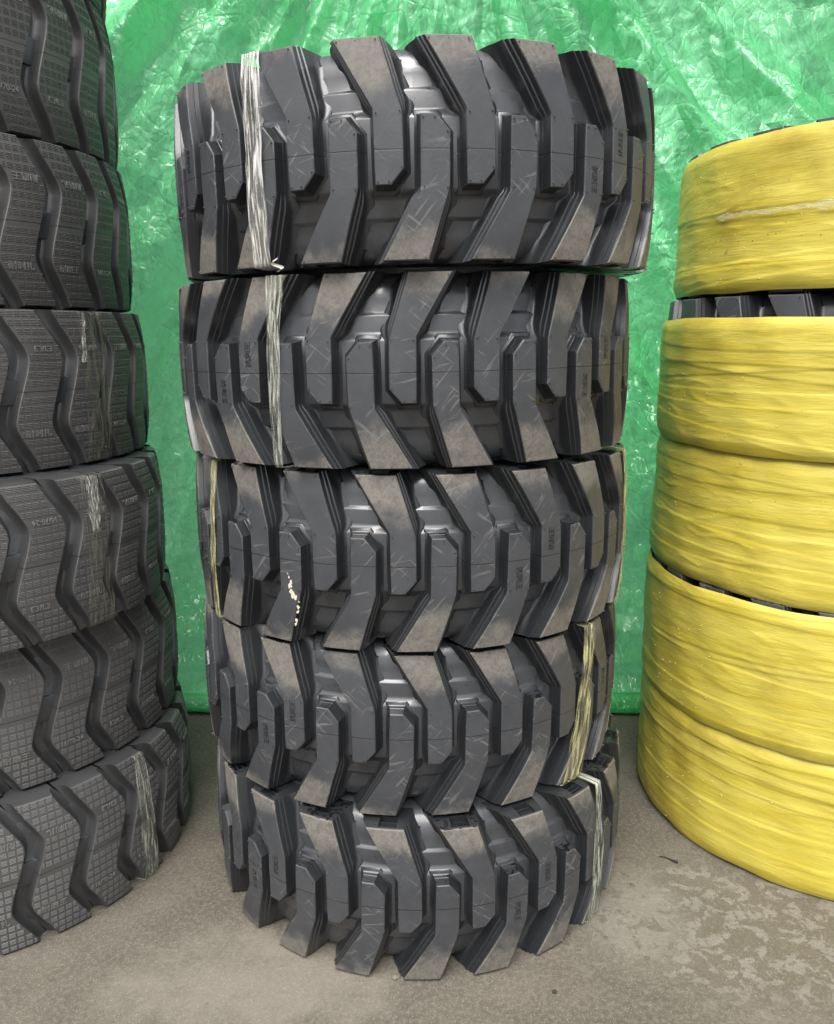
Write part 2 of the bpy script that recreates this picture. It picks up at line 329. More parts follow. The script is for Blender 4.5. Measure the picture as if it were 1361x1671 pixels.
def build_tarp():
    NX, NZ = 560, 430
    X0, X1, Z1 = -3.2, 3.3, 3.3
    Y0 = 3.03
    apex = (0.05, 3.25)
    V, Fc = [], []
    for j in range(NZ + 1):
        s = j / NZ
        for i in range(NX + 1):
            x = X0 + (X1 - X0) * i / NX
            z = Z1 * s ** 1.15
            dx, dz = x - apex[0], apex[1] - z
            r = math.hypot(dx, dz); th = math.atan2(dx, max(dz, 1e-3))
            # folds that fan out from where the sheet is tied, above the middle stack
            f = 0.0
            f += 0.085 * (1 - 2 * abs(math.sin(th * 4.3 + 0.5 + 0.8 * noise.noise((th * 2.0, r * 0.7, 3.1)))))
            f += 0.045 * (1 - 2 * abs(math.sin(th * 10.5 + 1.6 * noise.noise((th * 4.0, r * 0.6, 9.1)))))
            f += 0.022 * math.sin(th * 43.0 + 3.5 * noise.noise((th * 5.0, r * 0.5, 4.1)))
            a = noise.noise((th * 11.0, r * 0.55, 1.7))
            f += 0.045 * (1 - abs(a) * 2.4)
            f *= min(1.0, 0.25 + r * 0.45)
            a2 = noise.noise((x * 3.1 + z * 1.4, z * 2.6 - x * 0.6, 4.2))
            f += 0.020 * (1 - abs(a2) * 2.2)
            a3 = fbm(x * 6.5, z * 8.5, 2.0, 4)
            f += 0.010 * a3
            a4 = noise.noise((x * 15.0 + 2 * a3, z * 19.0 + 2 * a3, 8.0))
            f += 0.0055 * (1 - 2.4 * abs(a4))
            y = max(2.80, Y0 - f * 0.8) if z > 0.5 else Y0 - f * 0.8 * (0.3 + 1.4 * z)
            # slack gathered at the foot: two soft rolls, then the hem tucked under
            if z < 0.42:
                k = 1 - z / 0.42
                y -= 0.05 * math.sin(k * math.pi) * (0.8 + 0.5 * noise.noise((x * 2.2, 0, 5)))
                y -= 0.10 * k * k
                y -= 0.045 * k * (0.5 + 0.5 * math.sin(z * 52.0 + 3.0 * noise.noise((x * 1.6, z * 3, 1))))
            V.append((x, y, z + 0.004))
    n = NX + 1
    for j in range(NZ):
        for i in range(NX): Fc.append((j * n + i, j * n + i + 1, (j + 1) * n + i + 1, (j + 1) * n + i))
    me = mesh('tarpaulin', V, Fc)
    o = obj('tarpaulin', me, M['tarp'])
    tag(o, 'crinkled glossy green tarpaulin hanging behind the tyre stacks down to the concrete', 'tarpaulin')
    # rolled hem lying on the floor
    V, Fc = [], []
    NXh, NA = 240, 14
    for i in range(NXh + 1):
        x = X0 + (X1 - X0) * i / NXh
        cy = 2.885 + 0.02 * noise.noise((x * 1.3, 3, 0)); rr = 0.036 + 0.010 * noise.noise((x * 2.6, 1, 7))
        for k in range(NA):
            a = 2 * math.pi * k / NA
            w = 1 + 0.22 * noise.noise((x * 7, math.cos(a) * 2, math.sin(a) * 2))
            V.append((x, cy + rr * 1.25 * w * math.cos(a), max(0.003, 0.034 + rr * w * math.sin(a))))
    for i in range(NXh):
        for k in range(NA): Fc.append((i * NA + k, (i + 1) * NA + k, (i + 1) * NA + (k + 1) % NA, i * NA + (k + 1) % NA))
    obj('hem', mesh('hem', V, Fc), M['tarp'], o)
build_tarp()

# ------------------------------------------------------------------ tread building blocks
def cyl(R, u, v, d, drop):
    """unrolled tread coordinates (arc u, width v, depth d below the crown) -> tyre coordinates"""
    r = R - d - drop(v); a = u / R
    return (r * math.sin(a), -r * math.cos(a), v)
drop_c = lambda v: 0.010 * (abs(v) / 0.18) ** 2.6
drop_l = lambda v: 0.014 * (abs(v) / 0.18) ** 3.0

FILLET = [(0.0100, 0.0008), (0.0062, 0.0022), (0.0032, 0.0048), (0.0012, 0.0088), (0.0001, 0.0140), (-0.0030, 0.0190)]
FILLET_END = [0.032, 0.038, 0.044, 0.052, 0.068, 0.090]
def loft(R, drop, rows, rings, flip_v=1, flip_u=1, end_rings=None, nu=4, pocket=None, nubs=(), floor=None):
    """A tread block. rows: (v, uL, uR, w) from the shoulder inwards; rings: (depth, offset where w=0, offset where w=1, end offset)."""
    n = len(rows)
    # boundary loop: left chain down, inner end, right chain up, shoulder end (with two pocket corners)
    v0, uL0, uR0, w0 = rows[0]
    p1, p2 = uL0 + (uR0 - uL0) * 0.30, uL0 + (uR0 - uL0) * 0.80
    loop = [(uL, v, w, 'L') for v, uL, uR, w in rows] + [(uR, v, w, 'R') for v, uL, uR, w in reversed(rows)] + [(p2, v0, w0, 'E'), (p1, v0, w0, 'E')]
    m = len(loop)
    nr = []
    for i in range(m):
        a, b, c = loop[i - 1], loop[i], loop[(i + 1) % m]
        def en(p, q):
            du, dv = q[0] - p[0], q[1] - p[1]; L = math.hypot(du, dv) or 1e-9
            return (-dv / L, du / L)
        n1, n2 = en(a, b), en(b, c)
        # loop runs clockwise or not: orient outwards by side
        su, sv = n1[0] + n2[0], n1[1] + n2[1]; L = math.hypot(su, sv) or 1e-9
        su, sv = su / L, sv / L
        cosh = max(0.55, su * n1[0] + sv * n1[1])
        nr.append((su / cosh, sv / cosh))
    ar = sum(loop[i][0] * loop[(i + 1) % m][1] - loop[(i + 1) % m][0] * loop[i][1] for i in range(m))
    sg = 1 if ar < 0 else -1
    nr = [(a * sg, b * sg) for a, b in nr]
    V, Fc = [], []
    def add(u, v, d): V.append(cyl(R, u * flip_u, v * flip_v, d, drop)); return len(V) - 1
    # top face grid (inset by the bevel)
    bev = 0.0016
    grid = []
    for (v, uL, uR, w), k in zip(rows, range(n)):
        vv = v - bev if k == 0 else (v + bev if k == n - 1 else v)
        grid.append([add(uL + bev + (uR - uL - 2 * bev) * q / nu, vv, 0.0) for q in range(nu + 1)])
    for k in range(n - 1):
        for q in range(nu): Fc.append((grid[k][q], grid[k][q + 1], grid[k + 1][q + 1], grid[k + 1][q]))
    # side rings
    RI = []
    for (d, o0, o1, oe) in rings:
        ring = []
        for i, (u, v, w, side) in enumerate(loop):
            o = o0 + (o1 - o0) * w
            dd = d
            if d < 0:      # fillet ring: d is minus its place in the fillet table
                hh, oo = FILLET[int(-d) - 1]
                dd = floor(abs(v)) - hh; o += oo * (0.6 + 0.4 * w)
                if side == 'E' or i in (0, 2 * n - 1): dd = FILLET_END[int(-d) - 1]
            nu_, nv_ = nr[i]
            if side == 'E': du, dv = 0.0, oe
            else:
                du, dv = nu_ * o, nv_ * o
                if i in (0, 2 * n - 1): du, dv = nu_ * o * 0.9, oe
            vv = v + dv
            lim = abs(v0) + 0.012
            vv = max(-lim, min(lim, vv))
            ring.append(add(u + du, vv, dd))
        RI.append(ring)
    # bevel between top grid border and first ring
    top = [grid[k][0] for k in range(n)] + [grid[k][nu] for k in range(n - 1, -1, -1)]
    r0 = RI[0]
    for i in range(2 * n - 1):
        if i == n - 1:   # inner end: fan across the grid's last row
            for q in range(nu):
                pass
            g = grid[n - 1]
            Fc.append(tuple([g[q] for q in range(nu + 1)] + [r0[n], r0[n - 1]]))
        else: Fc.append((top[i], top[i + 1], r0[i + 1], r0[i]))
    g = grid[0]
    Fc.append(tuple([g[q] for q in range(nu, -1, -1)] + [r0[0], r0[2 * n + 1], r0[2 * n], r0[2 * n - 1]]))
    ka, kb = pocket if pocket else (-1, -1)
    for k in range(len(RI) - 1):
        for i in range(m):
            if pocket and ka <= k < kb and i == 2 * n: continue
            j = (i + 1) % m
            Fc.append((RI[k][i], RI[k][j], RI[k + 1][j], RI[k + 1][i]))
    if pocket:
        dep = 0.022
        a_, b_, c_, d_ = RI[ka][2 * n], RI[ka][2 * n + 1], RI[kb][2 * n + 1], RI[kb][2 * n]
        def push(ix):
            x, y, z = V[ix]; V.append((x, y, z - dep * flip_v)); return len(V) - 1
        e_, f_, g_, h_ = map(push, (a_, b_, c_, d_))
        Fc += [(a_, b_, f_, e_), (b_, c_, g_, f_), (c_, d_, h_, g_), (d_, a_, e_, h_), (e_, f_, g_, h_)]
        # two ribs standing in the pocket
        d0, d1 = rings[ka][0], FILLET_END[2]
        for q in (0.36, 0.70):
            dm = d0 + (d1 - d0) * q; w_ = 0.0016
            zt = v0 - 0.004; zb = v0 - dep
            bx = [add(uu, vv, dd) for uu in (p1, p2) for vv in (zb, zt) for dd in (dm - w_, dm + w_)]
            Fc += [(bx[2], bx[3], bx[7], bx[6]), (bx[0], bx[2], bx[6], bx[4]), (bx[1], bx[5], bx[7], bx[3])]
    # moulding nubs (vent stubs)
    for (u, v, hgt, rad) in nubs:
        base = []; tp = []
        for q in range(6):
            a = math.pi / 3 * q
            base.append(add(u + rad * math.cos(a), v + rad * math.sin(a), 0.0006)); tp.append(add(u + rad * 0.8 * math.cos(a), v + rad * 0.8 * math.sin(a), -hgt))
        for q in range(6): Fc.append((base[q], base[(q + 1) % 6], tp[(q + 1) % 6], tp[q]))
        Fc.append(tuple(tp))
    return V, Fc

def text_mesh(body, size, name, ext=0.0008):
    c = bpy.data.curves.new(name, 'FONT'); c.body = body; c.size = size; c.align_x = 'CENTER'; c.align_y = 'CENTER'
    c.extrude = 0.5; c.resolution_u = 2; c.offset = size * 0.012
    o = bpy.data.objects.new(name, c); COL.objects.link(o)
    bpy.context.view_layer.update()
    dg = bpy.context.evaluated_depsgraph_get()
    me = bpy.data.meshes.new_from_object(o.evaluated_get(dg))
    bpy.data.objects.remove(o); bpy.data.curves.remove(c)
    return me
def wrap_text(body, size, R, drop, u0, v0, ang, ext=0.0009, name='lettering', xs=1.0):
    """raised lettering laid on the tread surface at (u0, v0), turned by ang in the unrolled plane"""
    me = text_mesh(body, size, name)
    ca, sa = math.cos(ang), math.sin(ang)
    for vt in me.vertices:
        x, y, z = vt.co; x *= xs
        u = u0 + x * ca - y * sa; v = v0 + x * sa + y * ca
        vt.co = cyl(R, u, v, -ext if z > 0 else 0.0008, drop)
    me.materials.clear()
    return me

def lathe(profile, seg, name, sharp=30):
    V, Fc = [], []; n = len(profile)
    for i in range(seg):
        a = 2 * math.pi * i / seg
        for r, z in profile: V.append((r * math.sin(a), -r * math.cos(a), z))
    for i in range(seg):
        for k in range(n):
            Fc.append((i * n + k, ((i + 1) % seg) * n + k, ((i + 1) % seg) * n + (k + 1) % n, i * n + (k + 1) % n))
    return mesh(name, V, Fc, sharp)

# ---- middle tyre: chevron lugs
def lerp(a, b, t): return a + (b - a) * t
LUG_ROWS = []
_k = [(0.182, -0.070, 0.013, 1.0), (0.150, None, None, 1.0), (0.118, None, None, 1.0), (0.080, None, None, 1.0), (0.067, -0.0005, 0.0500, 0.55), (0.058, 0.0, 0.0518, 0.0),
      (0.026, 0.0003, 0.0523, 0.0), (-0.004, 0.0006, 0.0526, 0.0), (-0.030, 0.001, 0.0528, 0.0), (-0.057, 0.002, 0.030, 0.0)]
for v, a, b, w in _k:
    if a is None:
        q = (0.182 - v) / (0.182 - 0.067); a, b = lerp(-0.070, -0.0005, q), lerp(0.013, 0.0500, q)
    LUG_ROWS.append((v, a, b, w))
LUG_RINGS = [(0.0016, 0.0, 0.0, 0.0), (0.0070, 0.0006, 0.0008, 0.0012), (0.0130, 0.0012, 0.0018, 0.0020), (0.0138, 0.0014, 0.0050, 0.0022), (0.0220, 0.0020, 0.0066, 0.0030), (0.0228, 0.0021, 0.0096, 0.0032)] + \
            [(-k, 0.0024, 0.0102, 0.0040 - 0.0004 * k) for k in range(1, 7)]
NUBS = [(0.006, 0.060, 0.0036, 0.0014), (0.047, 0.062, 0.0036, 0.0014), (0.006, -0.051, 0.0034, 0.0014), (0.026, -0.051, 0.0034, 0.0014), (0.048, -0.028, 0.0034, 0.0014),
        (-0.062, 0.177, 0.0036, 0.0014), (-0.028, 0.177, 0.0016, 0.0010), (0.007, 0.177, 0.0036, 0.0014), (0.003, 0.004, 0.0014, 0.0010)]
CARC_HALF = [(0.0, 0.0335), (0.0575, 0.0340), (0.0605, 0.0350), (0.066, 0.0395), (0.0725, 0.0450), (0.077, 0.0462), (0.104, 0.0470), (0.1065, 0.0480), (0.1105, 0.0525), (0.113, 0.0537), (0.135, 0.0560),
            (0.155, 0.0610), (0.172, 0.0710), (0.182, 0.0860)]
def lug_floor(v):
    for (a, da), (b, db) in zip(CARC_HALF, CARC_HALF[1:]):
        if a <= v <= b: return lerp(da, db, (v - a) / (b - a)) - drop_c(v)
    return 0.086
NLUG = 21
def make_lug(fv, fu):
    V, Fc = loft(RC, drop_c, LUG_ROWS, LUG_RINGS, fv, fu, nu=4, pocket=(1, 8), nubs=NUBS, floor=lug_floor)
    return mesh('tread_lug', V, Fc, 32)
LUGS = {(fv, fu): make_lug(fv, fu) for fv in (1, -1) for fu in (1, -1)}
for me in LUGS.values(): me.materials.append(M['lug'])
LUGS_W = {fv: LUGS[(fv, 1)].copy() for fv in (1, -1)}
for me in LUGS_W.values(): me.materials.clear(); me.materials.append(M['lugdark'])

def tread_profile():
    P = []
    half = [(v, RC - d) for v, d in CARC_HALF] + [(0.186, RC - 0.106), (0.1865, RC - 0.135), (0.183, RC - 0.170), (0.172, RC - 0.205), (0.160, RC - 0.235), (0.150, RC - 0.262), (0.138, RC - 0.275), (0.120, RC - 0.275)]
    inner = [(0.112, RC - 0.262), (0.115, RC - 0.235), (0.130, RC - 0.200), (0.140, RC - 0.150), (0.135, RC - 0.100), (0.110, RC - 0.075), (0.0, RC - 0.068)]
    up = half + inner
    P = [(r, v) for v, r in up] + [(r, -v) for v, r in reversed(up[1:-1])]
    return P
CARCASS = lathe(tread_profile(), 192, 'carcass', 40); CARCASS.materials.append(M['base'])

LUG_TEXT = {}
for fu in (1, -1):
    uc = 0.0255 * fu
    LUG_TEXT[(1, fu)] = wrap_text('抗刺王', 0.0165, RC, drop_c, uc, 0.037, math.pi / 2)
    LUG_TEXT[(-1, fu)] = wrap_text('抗刺王', 0.0165, RC, drop_c, uc, -0.037, -math.pi / 2)
for me in LUG_TEXT.values(): me.materials.append(M['letter'])

def place(name, loc, spin=0.0, tilt=(0, 0)):
    o = bpy.data.objects.new(name, None); COL.objects.link(o); o.empty_display_size = 0.2
    q = Euler((R_(tilt[0]), R_(tilt[1]), 0)).to_matrix() @ Matrix.Rotation(R_(spin), 3, 'Z')
    o.rotation_euler = q.to_euler(); o.location = loc
    return o

def lug_tyre(loc, spin, fu, tilt, texts, label):
    t = place('tyre', loc, spin, tilt)
    tag(t, label, 'tyre')
    c = obj('carcass', CARCASS, None, t, (0, 0, HT / 2))
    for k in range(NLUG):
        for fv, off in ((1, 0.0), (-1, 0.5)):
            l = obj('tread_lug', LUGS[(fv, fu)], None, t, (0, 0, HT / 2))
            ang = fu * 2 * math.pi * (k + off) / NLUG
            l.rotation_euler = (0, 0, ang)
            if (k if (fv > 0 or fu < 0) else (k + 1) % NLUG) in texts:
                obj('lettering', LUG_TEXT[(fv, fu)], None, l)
    return t

# angle of the straight edge of one upper lug on each tyre, read from the photograph
TY = [  # cx, cy, z base, spin, mirrored, tilt, label
    (0.000, 2.055, 1.512, None, 1, (0, -1.2), 'black chevron lug tyre at the top of the middle stack, bound with whitish film'),
    (-0.026, 2.095, 1.131, None, -1, (0, -1.0), 'black lug tyre of the middle stack whose chevrons point opposite to the others'),
    (-0.014, 2.110, 0.752, None, 1, (0, -0.3), 'black lug tyre halfway up the middle stack, whitish smear on one lug'),
    (-0.018, 2.120, 0.376, None, 1, (0, 0), 'black chevron lug tyre resting on the bottom tyre of the middle stack'),
    (0.004, 2.083, 0.001, None, 1, (0, 0), 'black chevron lug tyre standing on the concrete under the middle stack')]
EDGE = [(612, 178), (820, 577), (637, 890), (698, 1180), (772, 1440)]
def pix_angle(u, v, cx, cy, R):
    c, s = math.cos(R_(PITCH)), math.sin(R_(PITCH))
    dx, dy = (u - 680.5) / F_PX, -(v - 835.5) / F_PX
    d = Vector((dx, c + dy * s, -s + dy * c))
    a = d.x ** 2 + d.y ** 2; b = -2 * (d.x * cx + d.y * cy); cc = cx * cx + cy * cy - R * R
    q = max(0.0, b * b - 4 * a * cc)
    k = (-b - math.sqrt(q)) / (2 * a)
    return math.degrees(math.atan2(d.x * k - cx, -(d.y * k - cy))), HC + d.z * k
TEXTS = [{3, 8, 13, 18}, {3, 8, 14, 19}, {2, 7, 12, 18}, {3, 9, 14, 19}, {1, 6, 12, 18}]
tyres = []
for (cx, cy, z, _, fu, tilt, lab), (eu, ev), tx in zip(TY, EDGE, TEXTS):
    sp, _z = pix_angle(eu, ev, cx, cy, RC)
    tyres.append(lug_tyre((cx, cy, z), sp, fu, tilt, tx, lab))

# ------------------------------------------------------------------ film bands wound round the tyre section
def film(parent, H, R, mat, ang_px, width, zlo, zhi, seed, lean=0.0, taper=(1.0, 1.0), cover=0.012, name='film_band', over=True):
    """a strip of packing film stretched over the tread from one shoulder to the other, pleated lengthways"""
    rnd = random.Random(seed)
    NU, NV = 16, 40
    path = []
    if over: path += [(R - 0.075, zhi + 0.004), (R - 0.035, zhi + 0.003)]
    for k in range(NV + 1):
        z = lerp(zhi, zlo, k / NV); path.append((R + 0.0025 - 0.9 * drop_c(z - H / 2), z))
    if over: path += [(R - 0.035, zlo - 0.003), (R - 0.075, zlo - 0.004)]
    V, Fc, UV = [], [], []
    npth = len(path)
    for k, (r, z) in enumerate(path):
        s = k / (npth - 1)
        w = width * lerp(taper[0], taper[1], s) * (1 + 0.18 * noise.noise((s * 5, seed, 0)))
        cu = lean * (s - 0.5) + 0.004 * noise.noise((s * 4, seed, 5))
        for i in range(NU + 1):
            q = i / NU - 0.5
            pl = 0.0022 * noise.noise((q * 14, s * 3.0, seed)) + 0.0014 * noise.noise((q * 30, s * 7.0, seed + 3))
            sag = -0.003 * math.sin(s * math.pi * 6 + seed) * (0.5 - abs(q))
            a = R_(ang_px) + (cu + q * w) / R; rr = r + 0.0028 + pl + max(sag, -0.001)
            V.append((rr * math.sin(a), -rr * math.cos(a), z)); UV.append((q + 0.5 + seed, s * 6 + seed))
    m = NU + 1
    for k in range(npth - 1):
        for i in range(NU): Fc.append((k * m + i, k * m + i + 1, (k + 1) * m + i + 1, (k + 1) * m + i))
    me = bpy.data.meshes.new(name); me.from_pydata(V, [], Fc); me.update()
    lay = me.uv_layers.new(name='UVMap')
    for l in me.loops: lay.data[l.index].uv = UV[l.vertex_index]
    me.polygons.foreach_set('use_smooth', [True] * len(me.polygons))
    o = obj(name, me, mat)
    return o
def film_on(idx, px, py, width, mat, lab=None, **kw):
    cx, cy, z = TY[idx][:3]
    a, zz = pix_angle(px, py, cx, cy, RC)
    spin = math.degrees(0)
    o = film(None, HT, RC, mat, a, width, 0.004, HT - 0.004, 11 + idx * 3 + int(px) % 7, **kw)
    # a part of its tyre: keep the tyre's tilt, undo its spin
    o.parent = tyres[idx]
    sp, _ = pix_angle(*EDGE[idx], cx, cy, RC)
    o.rotation_euler = (0, 0, -R_(sp))
    if lab: o['label'] = lab
    return o
film_on(0, 420, 250, 0.042, M['tape_white'], 'crumpled whitish packing film')
film_on(1, 452, 600, 0.030, M['tape_clear'], lean=-0.012, taper=(1.3, 0.6))
film_on(2, 351, 870, 0.028, M['tape_yellow'], lean=-0.03)
film_on(2, 1017, 850, 0.060, M['tape_yellow'], 'taut yellowish film')
film_on(3, 950, 1150, 0.052, M['tape_yellow'], 'bunched yellowish film', lean=-0.05, taper=(0.8, 1.5))
film_on(4, 972, 1420, 0.050, M['tape_clear'], lean=0.015, taper=(0.5, 1.3))

def film_tail():
    cx, cy, z = TY[1][:3]; a, _ = pix_angle(462, 455, cx, cy, RC); a = R_(a); V, Fc, UV = [], [], []
    n = 18
    for i in range(n + 1):
        s_ = i / n; w = 0.007 * (1 - 0.75 * s_); r = RC + 0.004 + 0.010 * s_ * s_
        zc = HT + 0.002 + 0.022 * s_; da = 0.010 * math.sin(s_ * 7.0)
        for q in (-1, 0, 1):
            aa = a + (da + q * w * 0.6) / RC; V.append((r * math.sin(aa), -r * math.cos(aa) - 0.0015 * q * q, zc + 0.002 * q)); UV.append((q * 0.3 + 0.5, s_ * 3))
    for i in range(n):
        for q in range(2): Fc.append((i * 3 + q, i * 3 + q + 1, (i + 1) * 3 + q + 1, (i + 1) * 3 + q))
    o = obj('film_tail', mesh('film_tail', V, Fc), M['pale'], tyres[1])
    o.rotation_euler = (0, 0, -R_(pix_angle(*EDGE[1], cx, cy, RC)[0]))
film_tail()
def flakes(idx, pts, seed):
    rnd = random.Random(seed); cx, cy, z = TY[idx][:3]; V, Fc = [], []
    for (u, v, s) in pts:
        a, zz = pix_angle(u, v, cx, cy, RC); zz -= z; a = R_(a)
        b = len(V); n = 9; rr = RC - drop_c(zz - HT / 2) + 0.0007
        V.append((rr * math.sin(a), -rr * math.cos(a), zz))
        for q in range(n):
            an = 2 * math.pi * q / n; k = s * rnd.uniform(0.35, 1.1)
            aa = a + k * 0.7 * math.cos(an) / rr; V.append(((rr - 0.0004) * math.sin(aa), -(rr - 0.0004) * math.cos(aa), zz + k * math.sin(an)))
        for q in range(n): Fc.append((b, b + 1 + q, b + 1 + (q + 1) % n))
    o = obj('dried_smear', mesh('dried_smear', V, Fc), M['smear'], tyres[idx])
    o.rotation_euler = (0, 0, -R_(pix_angle(*EDGE[idx], cx, cy, RC)[0])); o['label'] = 'flaking whitish smear on the lug face'
flakes(2, [(472, 940, .004), (475, 948, .007), (474, 955, .008), (475, 963, .007), (478, 971, .010), (482, 974, .009), (486, 990, .007), (485, 998, .006), (483, 1012, .006), (481, 1019, .005), (470, 935, .003), (488, 982, .004)], 4)

# ------------------------------------------------------------------ left stack: block tread tyres
NB = 28
PB = 2 * math.pi * RL / NB
BW = 0.0835
def s_edge(v):
    return sum(s_raw(max(-0.176, min(0.176, v + d))) for d in (-0.018, -0.009, 0.0, 0.009, 0.018)) / 5
def s_raw(v):
    pts = [(0.176, -0.036), (0.086, 0.020), (0.066, 0.0225), (-0.066, -0.0225), (-0.086, -0.020), (-0.176, 0.036)]
    for (a, ua), (b, ub) in zip(pts, pts[1:]):
        if v <= a and v >= b: return lerp(ua, ub, (a - v) / (a - b))
    return pts[0][1] if v > 0 else pts[-1][1]
BL_ROWS = [(v, s_edge(v) - BW / 2, s_edge(v) + BW / 2, 0.0) for v in (0.176, 0.150, 0.120, 0.095, 0.086, 0.080, 0.073, 0.066, 0.040, 0.013, -0.013, -0.040, -0.066, -0.073, -0.080, -0.086, -0.095, -0.120, -0.150, -0.176)]
BL_RINGS = [(0.0016, 0.0, 0.0, 0.0), (0.008, 0.0008, 0, 0.0010), (0.016, 0.0022, 0, 0.0016), (0.022, 0.0050, 0, 0.002), (0.0265, 0.0090, 0, 0.0024), (0.0290, 0.0135, 0, 0.0026), (0.0300, 0.0180, 0, 0.0026), (0.040, 0.0182, 0, 0.0026), (0.085, 0.0184, 0, 0.0010)]
def make_block():
    nb = [(s_edge(v) + sgn * (BW / 2 - 0.004), v, 0.002, 0.001) for v in (0.08, -0.08, 0.0, 0.17, -0.17) for sgn in (1, -1)]
    V, Fc = loft(RL, drop_l, BL_ROWS, BL_RINGS, 1, 1, nu=5, nubs=nb)
    # inner end also is a shoulder here: keep its wall upright
    me = mesh('tread_block', V, Fc, 34); me.materials.append(M['block']); return me
BLOCK = make_block()
def make_grid(text_rows):
    V, Fc = [], []
    pu, pv = 0.0172, 0.0187
    for j in range(-9, 10):
        vc = j * pv
        if abs(vc) > 0.172: continue
        isrow = abs(abs(j) - 5) < 0.1 and (1 if j > 0 else -1) in text_rows
        v0, v1 = vc - 0.0066, vc + 0.0066
        if j == 0: continue
        for i in range(-8, 9):
            uc = i * pu
            a = max(uc - 0.0066, s_edge(vc) - BW / 2 + 0.0035); b = min(uc + 0.0066, s_edge(vc) + BW / 2 - 0.0035)
            if b - a < 0.003: continue
            if isrow and not (abs(uc - s_edge(vc)) > 0.034): continue
            for q in range(4):
                va = lerp(v0, v1, (q + 0.12) / 4); vb = lerp(v0, v1, (q + 0.88) / 4); vm = (va + vb) / 2
                s = len(V)
                for u in (a, b):
                    V.append(cyl(RL, u, va, 0.0004, drop_l)); V.append(cyl(RL, u, vm, -0.0011, drop_l)); V.append(cyl(RL, u, vb, 0.0004, drop_l))
                Fc += [(s, s + 3, s + 4, s + 1), (s + 1, s + 4, s + 5, s + 2), (s, s + 1, s + 2), (s + 3, s + 5, s + 4)]
    me = mesh('surface_grid', V, Fc, smooth=False); me.materials.append(M['grid']); return me
GRID = make_grid({1, -1})
LTXT = {}
for body, xs in (('16/70-24', 0.9), ('E3/L3', 1.1), ('耐刺扎', 1.15), ('耐磨王', 1.15)):
    for sgn in (1, -1):
        v0 = sgn * 5 * 0.0187
        me = wrap_text(body, 0.0175, RL, drop_l, s_edge(v0), v0, math.pi if sgn > 0 else 0.0, ext=0.0016, xs=xs)
        me.materials.append(M['letter_left']); LTXT[(body, sgn)] = me
def carcass_left():
    half = [(0.0, RL - 0.0200), (0.026, RL - 0.0200), (0.028, RL - 0.0208), (0.0292, RL - 0.0262), (0.032, RL - 0.0280), (0.095, RL - 0.0292), (0.122, RL - 0.033), (0.142, RL - 0.043), (0.158, RL - 0.060), (0.170, RL - 0.082), (0.177, RL - 0.105), (0.179, RL - 0.125),
            (0.176, RL - 0.160), (0.165, RL - 0.190), (0.152, RL - 0.220), (0.140, RL - 0.240), (0.120, RL - 0.240), (0.112, RL - 0.225), (0.125, RL - 0.18), (0.135, RL - 0.12), (0.115, RL - 0.07), (0.0, RL - 0.060)]
    P = [(r, v) for v, r in half] + [(r, -v) for v, r in reversed(half[1:-1])]
    me = lathe(P, 168, 'carcass', 40); me.materials.append(M['base']); return me
CARC_L = carcass_left()
LEFT = [  # cx, cy, z, groove pixel at a known v, label
    (-1.215, 2.105, 0.001, (143, 1315, 0.075), 'dark block tread tyre standing on the concrete under the unwrapped block tread stack'),
    (-1.245, 2.150, 0.362, (160, 1125, 0.0), 'dark block tread tyre second from the floor in the block tread stack'),
    (-1.235, 2.070, 0.723, (125, 880, 0.075), 'dark block tread tyre third from the floor, torn pale film hanging on it'),
    (-1.290, 2.175, 1.084, (125, 690, -0.075 + 0.15), 'dark block tread tyre fourth from the floor, broad olive film on it'),
    (-1.312, 2.180, 1.445, (148, 390, 0.0), 'dark block tread tyre fifth from the floor in the block tread stack, without film'),
    (-1.325, 2.185, 1.806, (58, 95, 0.0), 'dark block tread tyre sixth from the floor, second from the top of its stack'),
    (-1.330, 2.190, 2.167, (100, 20, 0.0), 'dark block tread tyre topmost in the tall block tread stack')]
SEQ = ['16/70-24', 'E3/L3', '耐刺扎', '耐磨王']
left_t = []
for ti, (cx, cy, z, (gu, gv, vv), lab) in enumerate(LEFT):
    a, _z = pix_angle(gu, gv, cx, cy, RL)
    # the pixel is a groove's middle: half a pitch from a block's middle
    a0 = a - math.degrees(s_edge(vv) / RL) + 180.0 / NB
    t = place('tyre', (cx, cy, z), a0, (0, 0))
    tag(t, lab, 'tyre')
    obj('carcass', CARC_L, None, t, (0, 0, HL / 2))
    for k in range(NB):
        b = obj('tread_block', BLOCK, None, t, (0, 0, HL / 2)); b.rotation_euler = (0, 0, 2 * math.pi * k / NB)
        tag(obj('surface_grid', GRID, None, b), kind='stuff')
        obj('lettering', LTXT[(SEQ[(k + ti) % 4], -1)], None, b)
        obj('lettering', LTXT[(SEQ[(3 * k + ti + 1) % 4], 1)], None, b)
    left_t.append((t, a0))

def film_left(idx, px, py, width, mat, lab=None, zlo=0.006, zhi=None, **kw):
    cx, cy, z = LEFT[idx][:3]
    a, _ = pix_angle(px, py, cx, cy, RL)
    o = film(None, HL, RL - 0.003, mat, a, width, zlo, zhi or HL - 0.006, 31 + idx * 5 + int(px) % 5, over=(zhi is None and zlo < 0.02), **kw)
    o.parent = left_t[idx][0]; o.rotation_euler = (0, 0, -R_(left_t[idx][1]))
    if lab: o['label'] = lab
    return o
film_left(3, 160, 640, 0.085, M['tape_olive'], 'broad strip of clear olive film')
film_left(3, 138, 560, 0.012, M['tape_white'], 'torn white shred of film', zlo=0.24, zhi=0.352, lean=-0.015, taper=(0.5, 1.4))
film_left(2, 153, 815, 0.030, M['tape_white'], 'torn white shred of film', zlo=0.225, zhi=0.355, taper=(1.3, 0.8))
film_left(2, 160, 900, 0.075, M['tape_olive'])
